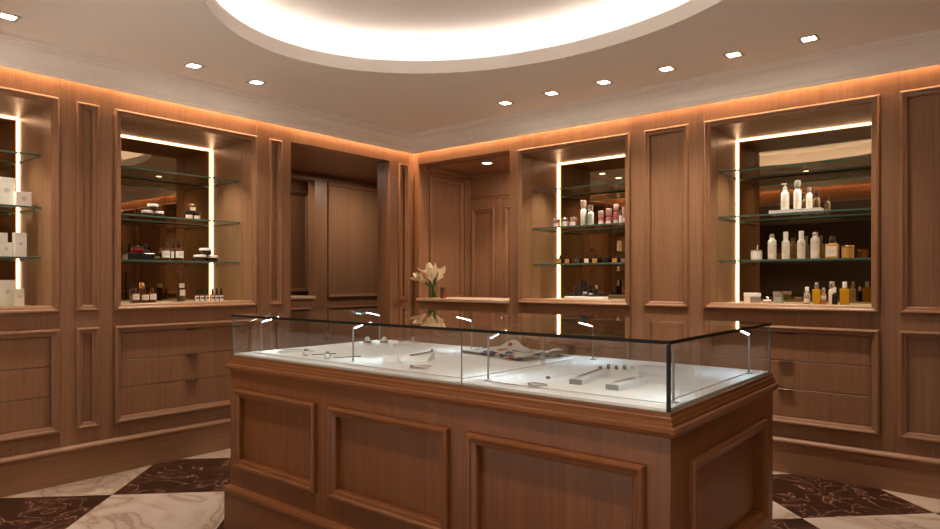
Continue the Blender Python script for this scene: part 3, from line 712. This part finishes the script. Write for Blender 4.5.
carton(ML, -3.372, .27, SILL, .055, .112, 'small white carton in front of the tall one on the niche sill', .05)
for u, z, w, h in ((-3.62, S2, .09, .18), (-3.75, S2, .12, .10), (-3.95, S2, .09, .18), (-3.6, S3, .07, .16), (-3.72, S3, .09, .10), (-3.9, S3, .07, .16), (-3.6, SILL, .09, .17), (-3.76, SILL, .12, .11), (-3.98, SILL, .09, .17)):
    carton(ML, u, .3, z, w, h, 'white carton farther along the end niche, outside the picture')

def jar(M, u, d, z, r, hb, hl, bm_, lm, label, cat='jar', group=None, name='cosmetic_jar', lab=None):
    t = thing(name, label, cat, place(0, M, u, d, z), RZ[id(M)], group)
    g = G(); g.lathe([(r * .86, 0), (r * .97, .003), (r, hb * .3), (r * .97, hb - .003), (r * .8, hb)], 22); pobj('body', g, bm_, t)
    g = G(); g.lathe([(r, hb + .0003), (r * 1.02, hb + .001), (r * 1.02, hb + hl - .002), (r * .96, hb + hl)], 22); pobj('lid', g, lm, t)
    if lab:
        pobj('label', arcg(r * 1.004, hb * .22, hb * .82, 1.1), lab, t)
    return t
def arcg(r, z0, z1, half, n=10, th=.0006):
    V = []; F = []
    for rr in (r, r + th):
        for z in (z0, z1): V += [(rr * math.sin(-half + 2 * half * k / n), -rr * math.cos(-half + 2 * half * k / n), z) for k in range(n + 1)]
    m = n + 1
    for k in range(n):
        F += [(k, k + 1, m + k + 1, m + k), (2 * m + k, 2 * m + k + 1, 3 * m + k + 1, 3 * m + k), (k, k + 1, 2 * m + k + 1, 2 * m + k), (m + k, m + k + 1, 3 * m + k + 1, 3 * m + k)]
    F += [(0, m, 3 * m, 2 * m), (n, m + n, 3 * m + n, 2 * m + n)]
    return G().add(V, F, 0, True)
def bottle(M, u, d, z, r, h, bm_, cm, label, lab=None, group=None, name='bottle', cat='bottle', neck=.38, hs=.62, style='round', labz=(.16, .5), capr=.42, lines=False, cap=True):
    """h: total height, hs: shoulder height share; style round / square / dropper / pump"""
    t = thing(name, label, cat, place(0, M, u, d, z), RZ[id(M)], group)
    s = h * hs
    g = G()
    if style == 'square':
        g.box(-r, -r * .62, 0, r, r * .62, s, 0, .003); g.lathe([(r * neck, s - .001), (r * neck, s + h * .04)], 14)
    else:
        g.lathe([(r * .9, 0), (r, .004), (r, s * .86), (r * .93, s * .93), (r * .62, s * .985), (r * neck, s + h * .015), (r * neck, s + h * .05)], 22)
    pobj('body', g, bm_, t)
    g = G(); z0 = s + h * (.042 if style == 'square' else .052); c = r * capr
    if style == 'dropper': g.lathe([(c * 1.25, z0), (c * 1.25, z0 + h * .09), (c * .8, z0 + h * .11), (c * .85, h * .9), (c * .3, h)], 14)
    elif style == 'pump':
        g.lathe([(c, z0), (c, z0 + (h - z0) * .45), (c * .35, z0 + (h - z0) * .5), (c * .35, h * .96)], 14); g.box(-c * 1.7, -c * .4, h * .95, c * .7, c * .4, h, 0, .001)
    else: g.lathe([(c, z0), (c * 1.03, z0 + .002), (c * 1.03, h - .003), (c * .9, h)], 16)
    if cap: pobj('cap', g, cm, t)
    if lab:
        if style == 'square':
            g = G(); yy = -r * .62; g.box(-r * .8, yy - .0008, s * labz[0], r * .8, yy - .0002, s * labz[1])
        else: g = arcg(r * 1.006, s * labz[0], s * labz[1], 1.15)
        l = pobj('label', g, lab, t)
        if lines:
            g = G(); yy = -r * (.62 if style == 'square' else 1.006)
            for k, (zz, ww) in enumerate(((.62, .55), (.5, .62), (.36, .4))):
                z1 = s * (labz[0] + (labz[1] - labz[0]) * zz)
                if style == 'square': g.box(-r * ww, yy - .0012, z1, r * ww, yy - .0009, z1 + h * .016)
                else: g.add(*(lambda a: (a.v, a.f))(arcg(r * 1.006 + .0007, z1, z1 + h * .014, ww)))
            pobj('print', g, GREYINK, l)
    return t

# west niche, upper glass shelf
GJ = 'dark jars with white lids stacked in threes'
jar(ML, -2.537, .30, S2, .0385, .030, .018, DARKJ, WHITE, 'wide white-lidded dark jar, bottom of the upper-shelf pyramid, farther from the light strip', group=GJ)
jar(ML, -2.453, .30, S2, .0385, .030, .018, DARKJ, WHITE, 'wide dark jar with white lid, bottom of the upper-shelf pyramid, nearer the light strip', group=GJ)
jar(ML, -2.495, .30, S2 + .0485, .0385, .032, .018, DARKJ, WHITE, 'wide dark jar with white lid on top of the upper-shelf pyramid', group=GJ)
GA = 'small amber pots stacked in a pyramid'
jar(ML, -2.202, .33, S2, .031, .052, .016, AMBER, BLACK, 'amber pot with cream label, bottom of the amber pyramid, farther from the light strip', group=GA, lab=CREAM)
jar(ML, -2.136, .33, S2, .029, .050, .016, AMBER, BLACK, 'amber pot with cream label, bottom of the amber pyramid, nearer the light strip', group=GA, lab=CREAM)
jar(ML, -2.170, .33, S2 + .0687, .026, .046, .016, AMBER, GOLDM, 'amber pot with gold lid on top of the amber pyramid', group=GA, lab=CREAM)
# lower glass shelf
t = thing('gift_box', 'long black lacquer box under the red bowl', 'box', place(0, ML, -2.590, .32, S3), PI / 2)
g = G(); g.box(-.098, -.05, 0, .098, .05, .040, 0, .003); pobj('body', g, BLACK, t); g = G(); g.box(-.099, -.051, .0405, .099, .051, .054, 0, .003); pobj('lid', g, DARKJ, t)
t = thing('lacquer_bowl', 'red and black lacquer bowl on the long black box', 'bowl', place(0, ML, -2.600, .32, S3 + .0545), PI / 2)
g = G(); g.lathe([(.028, 0), (.042, .008), (.047, .026), (.044, .030)], 22); pobj('bowl', g, RED, t); g = G(); g.lathe([(.045, .0303), (.040, .042), (.015, .050), (.012, .056)], 22); pobj('lid', g, BLACK, t)
bottle(ML, -2.509, .385, S3, .027, .130, BLACK, BLACK, 'dark round bottle behind the long black box', name='serum_bottle')
GR = 'amber pump bottles with round white labels'
def rbottle(u, d, h, label):
    return bottle(ML, u, d, S3, .033, h, AMBER, BLACK, label, WHITE, GR, style='pump', hs=.66, labz=(.25, .78), capr=.36, name='lotion_bottle', lines=True)
rbottle(-2.401, .30, .148, 'amber bottle with white label standing alone beside the black box')
rbottle(-2.289, .385, .150, 'amber bottle with white label, rear one of the close pair')
rbottle(-2.303, .28, .148, 'amber bottle with white label, front one of the close pair')
jar(ML, -2.138, .27, S3, .047, .034, .018, DARKJ, WHITE, 'broad white-lidded dark jar, bottom of the lower-shelf pyramid, farther from light strip', group=GJ)
jar(ML, -2.036, .27, S3, .047, .032, .018, DARKJ, WHITE, 'broad white-lidded dark jar, bottom of lower-shelf pyramid, in front of the light strip', group=GJ)
jar(ML, -2.090, .27, S3 + .0525, .047, .036, .018, DARKJ, WHITE, 'broad dark jar with white lid on top of the lower-shelf pyramid', group=GJ)
# sill
GS = 'amber bottles with square white labels on the sill'
for u, h, lb in ((-2.687, .113, 'amber bottle with square white label, farthest of three from the black stand'), (-2.621, .103, 'amber bottle with square white label, middle of the three on the sill'), (-2.566, .112, 'amber bottle with square white label, of the three the one nearest the black stand')):
    bottle(ML, u, .15, SILL, .0255, h, AMBER, AMBER, lb, WHITE, GS, hs=.70, labz=(.35, .86), capr=.40, name='oil_bottle', lines=True)
bottle(ML, -2.560, .33, SILL, .022, .150, AMBER, GOLDM, 'taller amber bottle with wide gold cap behind the three', hs=.66, capr=.85, name='oil_bottle')
bottle(ML, -2.628, .33, SILL, .020, .148, DARKJ, BLACK, 'taller dark bottle with black cap behind the three', hs=.72, capr=.6, name='oil_bottle')
bottle(ML, -2.208, .42, SILL, .024, .143, AMBER, WHITE, 'amber bottle with white label and white cap behind the black stand', WHITE, hs=.7, labz=(.45, .92), capr=.8, name='oil_bottle')
t = thing('display_stand', 'thin black rod stand on the niche sill', 'stand', place(0, ML, -2.370, .16, SILL), PI / 2)
g = G(); g.lathe([(.037, 0), (.037, .006), (.012, .010)], 22); pobj('base', g, BLACK, t)
g = G(); g.tube([(0, 0, .009), (0, 0, .235)], .0052, 10); pobj('rod', g, BLACK, t)
g = G(); g.tube([(0, 0, .225), (0, 0, .245)], .0085, 10); pobj('finial', g, BRONZE, t)
DN = ['first', 'second', 'third', 'fourth', 'fifth', 'sixth']
d0 = bottle(ML, -2.229, .15, SILL, .0172, .105, AMBER, BLACK, 'first dropper bottle of six from the black stand', WHITE, 'row of amber dropper bottles', style='dropper', hs=.56, labz=(.08, .82), capr=.5, name='dropper_bottle')
lb = [c for c in d0.children if c.name.startswith('label')][0]
pobj('band', arcg(.0172 * 1.006 + .0007, .105 * .56 * .42, .105 * .56 * .62, .8), INK, lb)
for i, u in enumerate((-2.187, -2.143, -2.100, -2.062, -2.024)):
    copy_tree(d0, place(0, ML, u, .15, SILL), '%s dropper bottle of six from the black stand' % DN[i + 1])

# north niche with pink things
GP = 'pink and white cosmetics on the upper shelf'
jar(MR, 1.517, .30, S2, .031, .052, .030, PINK, PINKL, 'small pink pot in front of the light strip', group=GP, lab=WHITE)
jar(MR, 1.606, .30, S2, .032, .056, .026, WHITE, SILVER, 'small white pot with silver lid between two pink ones', group=GP)
jar(MR, 1.693, .30, S2, .031, .056, .030, PINK, PINKL, 'small pink pot next to the tall white tubes', group=GP, lab=WHITE)
bottle(MR, 1.794, .30, S2, .0265, .230, WHITE, PINKL, 'tallest white tube with pink cap', GREYINK if False else None, GP, hs=.68, neck=.7, capr=.92, name='lotion_tube')
bottle(MR, 1.865, .30, S2, .0260, .181, WHITE, SILVER, 'shorter white tube with silver cap beside the tallest tube', PALEG, GP, hs=.70, neck=.7, capr=.9, labz=(.15, .85), name='lotion_tube')
bottle(MR, 1.965, .30, S2, .0225, .126, PINK, PINKL, 'shortest pink bottle, nearest the white tubes', WHITE, GP, hs=.45, neck=.8, capr=.98, labz=(.1, .6), name='perfume_bottle')
bottle(MR, 2.038, .30, S2, .0245, .142, PINK, PINKL, 'pink bottle with pale cap, second from the white tubes', WHITE, GP, hs=.52, neck=.8, capr=.98, labz=(.1, .5), name='perfume_bottle')
bottle(MR, 2.109, .30, S2, .0220, .176, PINK, PINKL, 'tallest pink bottle with pale cap', WHITE, GP, hs=.64, neck=.7, capr=.95, labz=(.05, .35), name='perfume_bottle')
bottle(MR, 2.168, .34, S2, .0225, .146, PINK, PINKL, 'pink bottle with pale cap at the end of the row, behind a white pot', WHITE, GP, hs=.52, neck=.8, capr=.98, labz=(.3, .7), name='perfume_bottle')
jar(MR, 2.178, .25, S2, .0165, .050, .018, WHITE, WHITE, 'slim white pot in front of the last pink bottle', group=GP)
GY = 'square perfume bottles on the lower shelf'
YL = [('first', GOLD), ('second', GOLD), ('third', INK), ('fourth', CREAM), ('fifth', GOLD), ('sixth', BLACK), ('seventh', GOLD), ('eighth', SILVER)]
for i, (u, h) in enumerate(zip((1.553, 1.636, 1.741, 1.831, 1.912, 2.011, 2.100, 2.180), (.078, .076, .074, .072, .070, .068, .066, .064))):
    nm = {0: 'yellow label', 1: 'yellow label', 4: 'yellow label', 6: 'yellow label', 2: 'dark label', 5: 'dark label', 3: 'cream label', 7: 'silver label'}[i]
    bottle(MR, u, .30, S3, .027, h, DARKJ, BLACK, 'square black perfume bottle with %s, %s of eight from the light strip' % (nm, YL[i][0]), YL[i][1], GY, style='square', hs=.66, labz=(.12, .85), capr=.36, name='perfume_bottle')
q = thing('acrylic_riser', 'long white riser tray under the black make-up', 'tray', place(0, MR, 1.882, .20, SILL), 0)
g = G(); g.box(-.185, -.065, 0, .175, .06, .026, 0, .003); pobj('body', g, WHITE, q); g = G(); g.box(-.18, -.06, .0263, .17, .055, .0285, 0, .001); pobj('pad', g, ACRYLS, q)
GK = 'black make-up on the white riser'; ZR = SILL + .029
jar(MR, 1.722, .20, ZR, .024, .010, .012, BLACK, BLACK, 'flat black compact at the end of the white riser', group=GK, name='powder_compact')
jar(MR, 1.776, .20, ZR, .0215, .052, .034, BLACK, BLACK, 'squat black pot, second on the white riser', group=GK)
bottle(MR, 1.814, .23, ZR, .0125, .142, BLACK, BLACK, 'tallest slim black lipstick tube on the white riser', None, GK, hs=.5, neck=.9, capr=1.0, name='lipstick')
bottle(MR, 1.869, .20, ZR, .0205, .134, BLACK, BLACK, 'tall black bottle with grey band in the middle of the riser', GREYINK, GK, hs=.62, neck=.8, capr=.97, labz=(.3, .5), name='foundation_bottle')
bottle(MR, 1.925, .20, ZR, .0190, .102, BLACK, BLACK, 'medium black bottle with grey band, next to the silver-capped one', GREYINK, GK, hs=.58, neck=.8, capr=.97, labz=(.3, .5), name='foundation_bottle')
bottle(MR, 1.975, .20, ZR, .0195, .094, BLACK, SILVER, 'black bottle with silver cap at the end of the riser', None, GK, hs=.66, neck=.7, capr=.6, name='foundation_bottle')

# north niche with white bottles and oils
q = thing('display_tray', 'white tray carrying three white bottles on the upper shelf', 'tray', place(0, MR, 3.513, .30, S2), 0)
g = G(); g.box(-.170, -.055, 0, .170, .055, .026, 0, .003); pobj('base', g, WHITE, q)
g = G(); slab(g, lambda u, v, d: (u, v, d), -.170, .170, -.055, .055, [(-.160, .160, -.047, .047)], .0262, .031); pobj('rim', g, WHITE, q)
GW = 'white bottles on the white tray'; ZT2 = S2 + .0265
bottle(MR, 3.441, .30, ZT2, .0275, .200, WHITE, CREAM, 'white pump bottle on the tray, nearest the light strip', CREAM, GW, hs=.70, neck=.5, capr=.5, style='pump', name='lotion_bottle')
bottle(MR, 3.523, .30, ZT2, .0250, .212, WHITE, CLEARB, 'tallest white bottle with clear cap, middle of the tray', CREAM, GW, hs=.70, neck=.6, capr=.8, name='lotion_bottle')
bottle(MR, 3.599, .30, ZT2, .0205, .157, WHITE, CLEARB, 'shortest white bottle on the tray', CREAM, GW, hs=.72, neck=.5, capr=.6, name='lotion_bottle')
GB = 'bottles on the lower shelf of the oil niche'
t = jar(MR, 3.244, .30, S3, .040, .068, .006, CREAM, CLEARB, 'glass jar with tall glass stick and cream label', lab=WHITE, group=GB, name='diffuser_jar')
g = G(); g.tube([(.004, 0, .0745), (.006, 0, .110)], .004, 8); pobj('stick', g, CLEARB, t)
bottle(MR, 3.353, .30, S3, .0285, .190, WHITE, SILVER, 'white bottle with silver cap, first from the glass jar', CREAM, GB, hs=.80, neck=.5, capr=.55, labz=(.1, .7), name='lotion_bottle', lines=True)
bottle(MR, 3.445, .30, S3, .0255, .201, WHITE, WHITE, 'white spray bottle with tall white cap, second from the glass jar', CREAM, GB, hs=.70, neck=.6, capr=.62, labz=(.1, .7), name='spray_bottle', lines=True)
bottle(MR, 3.548, .30, S3, .0265, .202, WHITE, WHITE, 'white spray bottle with tall white cap, third from the glass jar', CREAM, GB, hs=.70, neck=.6, capr=.62, labz=(.1, .7), name='spray_bottle', lines=True)
bottle(MR, 3.636, .30, S3, .0285, .190, WHITE, SILVER, 'white bottle with silver cap beside the square amber bottle', CREAM, GB, hs=.82, neck=.5, capr=.6, labz=(.1, .8), name='lotion_bottle', lines=True)
bottle(MR, 3.743, .30, S3, .0405, .155, GOLD, DARKJ, 'square amber perfume bottle with wide cream label', CREAM, GB, style='square', hs=.66, neck=.5, capr=.45, labz=(.15, .85), name='perfume_bottle', lines=True)
jar(MR, 3.837, .30, S3, .037, .076, .010, GOLD, GOLDM, 'golden candle glass at the end of the lower shelf', cat='candle', group=GB, name='candle_glass')
GZ = 'small cosmetics and oils on the sill of the oil niche'
def sqjar(u, d, w, hb, hl, b1, l1, label):
    t = thing('cosmetic_jar', label, 'jar', place(0, MR, u, d, SILL), 0, GZ)
    g = G(); g.box(-w / 2, -w / 2.4, 0, w / 2, w / 2.4, hb, 0, .003); pobj('body', g, b1, t)
    g = G(); g.box(-w / 2 - .001, -w / 2.4 - .001, hb + .0004, w / 2 + .001, w / 2.4 + .001, hb + hl, 0, .002); pobj('lid', g, l1, t); return t
sqjar(3.206, .22, .046, .050, .026, CREAM, WHITE, 'square cream jar with white lid, nearest the light strip on the sill')
sqjar(3.274, .17, .060, .050, .026, CLEARB, WHITE, 'wider clear square jar with white lid on the sill')
sqjar(3.358, .15, .046, .018, .010, PINKL, WHITE, 'flat white and pale pink compact on the sill')
sqjar(3.432, .16, .056, .048, .034, PALEG, CLEARB, 'pale green glass jar with clear lid on the sill')
bottle(MR, 3.617, .15, SILL, .0195, .122, CLEARB, WHITE, 'small clear bottle with white cap before the yellow bottles', CREAM, GZ, hs=.68, capr=.6, neck=.5, name='serum_bottle')
bottle(MR, 3.677, .15, SILL, .0235, .153, YELLOW, SILVER, 'yellow oil bottle with silver cap, nearer the clear bottle', None, GZ, style='square', hs=.70, capr=.5, neck=.4, name='oil_bottle')
bottle(MR, 3.715, .17, SILL, .0180, .117, PEACH, SILVER, 'small peach bottle between yellow and cream ones', WHITE, GZ, hs=.66, capr=.6, neck=.5, name='serum_bottle', labz=(.5, .8))
bottle(MR, 3.757, .21, SILL, .0190, .160, CREAM, SILVER, 'cream bottle with clear cap behind the small black one', None, GZ, hs=.68, capr=.8, neck=.5, name='lotion_bottle')
bottle(MR, 3.792, .12, SILL, .0175, .120, BLACK, WHITE, 'small black bottle with white cap at the front of the sill', None, GZ, hs=.66, capr=.5, neck=.4, name='serum_bottle')
bottle(MR, 3.846, .15, SILL, .0265, .158, YELLOW, WHITE, 'larger yellow oil bottle with white cap at the end of the row', None, GZ, style='square', hs=.70, capr=.48, neck=.4, name='oil_bottle')

# ------------------------------------------------------------------ vase of calla lilies on the ledge
VB = (.262, .010, 1.1235)
t = thing('flower_vase', 'clear glass vase of cream calla lilies on the pale ledge', 'vase', VB)
g = G(); R_ = .047
V = []; F = []; n = 28; prof = [(R_ * .96, 0), (R_, .006), (R_, .19), (R_ - .004, .19), (R_ - .004, .010), (.0005, .010)]
for r, z in prof: V += [(r * math.cos(2 * PI * k / n), r * math.sin(2 * PI * k / n), z) for k in range(n)]
for i in range(len(prof) - 1):
    for k in range(n): F.append((i * n + k, i * n + (k + 1) % n, (i + 1) * n + (k + 1) % n, (i + 1) * n + k))
F.append(tuple(range(n - 1, -1, -1)))
pobj('vase', g.add(V, F, 0, True), VASEG, t)
def lily(parent, base, tip, bend, size, roll):
    base, tip = Vector(base), Vector(tip); mid = base.lerp(tip, .5) + Vector(bend)
    pts = [(base * (1 - s) ** 2 + mid * 2 * s * (1 - s) + tip * s * s) for s in [k / 8 for k in range(9)]]
    g = G(); g.tube(pts, [.0065] * 7 + [.0075, .009], 8); st = pobj('stem', g, STEMG, parent)
    ax = (pts[-1] - pts[-2]).normalized(); s1 = ax.cross(Vector((0, 0, 1))); s1 = s1.normalized() if s1.length > .05 else Vector((1, 0, 0)); s2 = ax.cross(s1)
    V = []; F = []; n, mrow = 18, 9
    for j in range(mrow):
        tt = j / (mrow - 1); r = size * (.05 + .12 * tt + .23 * tt ** 2.4)
        for k in range(n):
            a = 2 * PI * k / n; lift = math.cos(a - roll)
            L = size * 1.2 * tt * (1 + .55 * max(0, lift) ** 4 * tt ** 2 + .10 * lift * tt); rr = r * (1 + .30 * max(0, lift) ** 3 * tt ** 2)
            q = pts[-1] + ax * L + (s1 * math.cos(a) + s2 * math.sin(a)) * rr - Vector((0, 0, .18 * size * max(0, lift) * tt ** 3)); V.append(q)
    for j in range(mrow - 1):
        for k in range(n): F.append((j * n + k, j * n + (k + 1) % n, (j + 1) * n + (k + 1) % n, (j + 1) * n + k))
    bm = bmesh.new(); vv = [bm.verts.new(v) for v in V]
    for f in F: bm.faces.new([vv[i] for i in f])
    bmesh.ops.solidify(bm, geom=bm.faces[:], thickness=-.0014)
    pobj('petal', G().frombm(bm, 0, True), PETAL, st)
    g = G(); g.tube([pts[-1] + ax * size * .1, pts[-1] + ax * size * .75], [.005, .0032], 8); pobj('spadix', g, SPADIX, st)
rnd = random.Random(3)
LI = [(-.150, -.100, .232), (-.105, -.115, .250), (-.065, -.080, .280), (-.035, -.02, .288), (.0, -.085, .268), (.035, .03, .290), (.075, -.065, .268), (.115, .02, .272), (.140, -.035, .245), (-.075, -.12, .228), (.075, -.095, .226), (.010, -.02, .296)]
for i, (x, y, z) in enumerate(LI):
    bx, by = -x * .24 + rnd.uniform(-.008, .008), -y * .20 + rnd.uniform(-.008, .008)
    tipbase = Vector((x * .42, y * .45, z - .085))
    lily(t, (bx, by, .014), tipbase, (-x * .06, -y * .06, .02), .083, rnd.uniform(0, 6.28))
t = thing('candle_block', 'small brown candle block beside the vase on the ledge', 'candle', (.372, .040, 1.1235), .1)
g = G(); g.box(-.022, -.022, 0, .022, .022, .095, 0, .003); pobj('body', g, WALNUT, t)
g = G(); g.box(-.023, -.023, .0955, .023, .023, .108, 0, .003); pobj('lid', g, BRONZE, t)

# ------------------------------------------------------------------ camera, world, view
cam = bpy.data.cameras.new('camera'); co = bpy.data.objects.new('camera', cam); COL.objects.link(co)
co.location = (4.6812, -4.8074, 1.30); co.rotation_euler = (PI / 2, 0, .6858)
cam.sensor_width = 36; cam.lens = 656.41 / 940 * 36; cam.shift_y = 16.0 / 940; cam.clip_start = .05
SC.camera = co
w = bpy.data.worlds.new('world'); SC.world = w; w.use_nodes = True; w.node_tree.nodes['Background'].inputs[0].default_value = (.02, .015, .012, 1)
SC.view_settings.view_transform = 'Standard'; SC.view_settings.look = 'None'; SC.view_settings.gamma = 1; SC.view_settings.exposure = EXPO; SC.view_settings.use_curve_mapping = False
SC.cycles.use_denoising = True; SC.cycles.max_bounces = 10; SC.cycles.diffuse_bounces = 5; SC.cycles.glossy_bounces = 6; SC.cycles.transparent_max_bounces = 24; SC.cycles.transmission_bounces = 8
SC.cycles.sample_clamp_indirect = 6; SC.cycles.caustics_reflective = False; SC.cycles.caustics_refractive = False
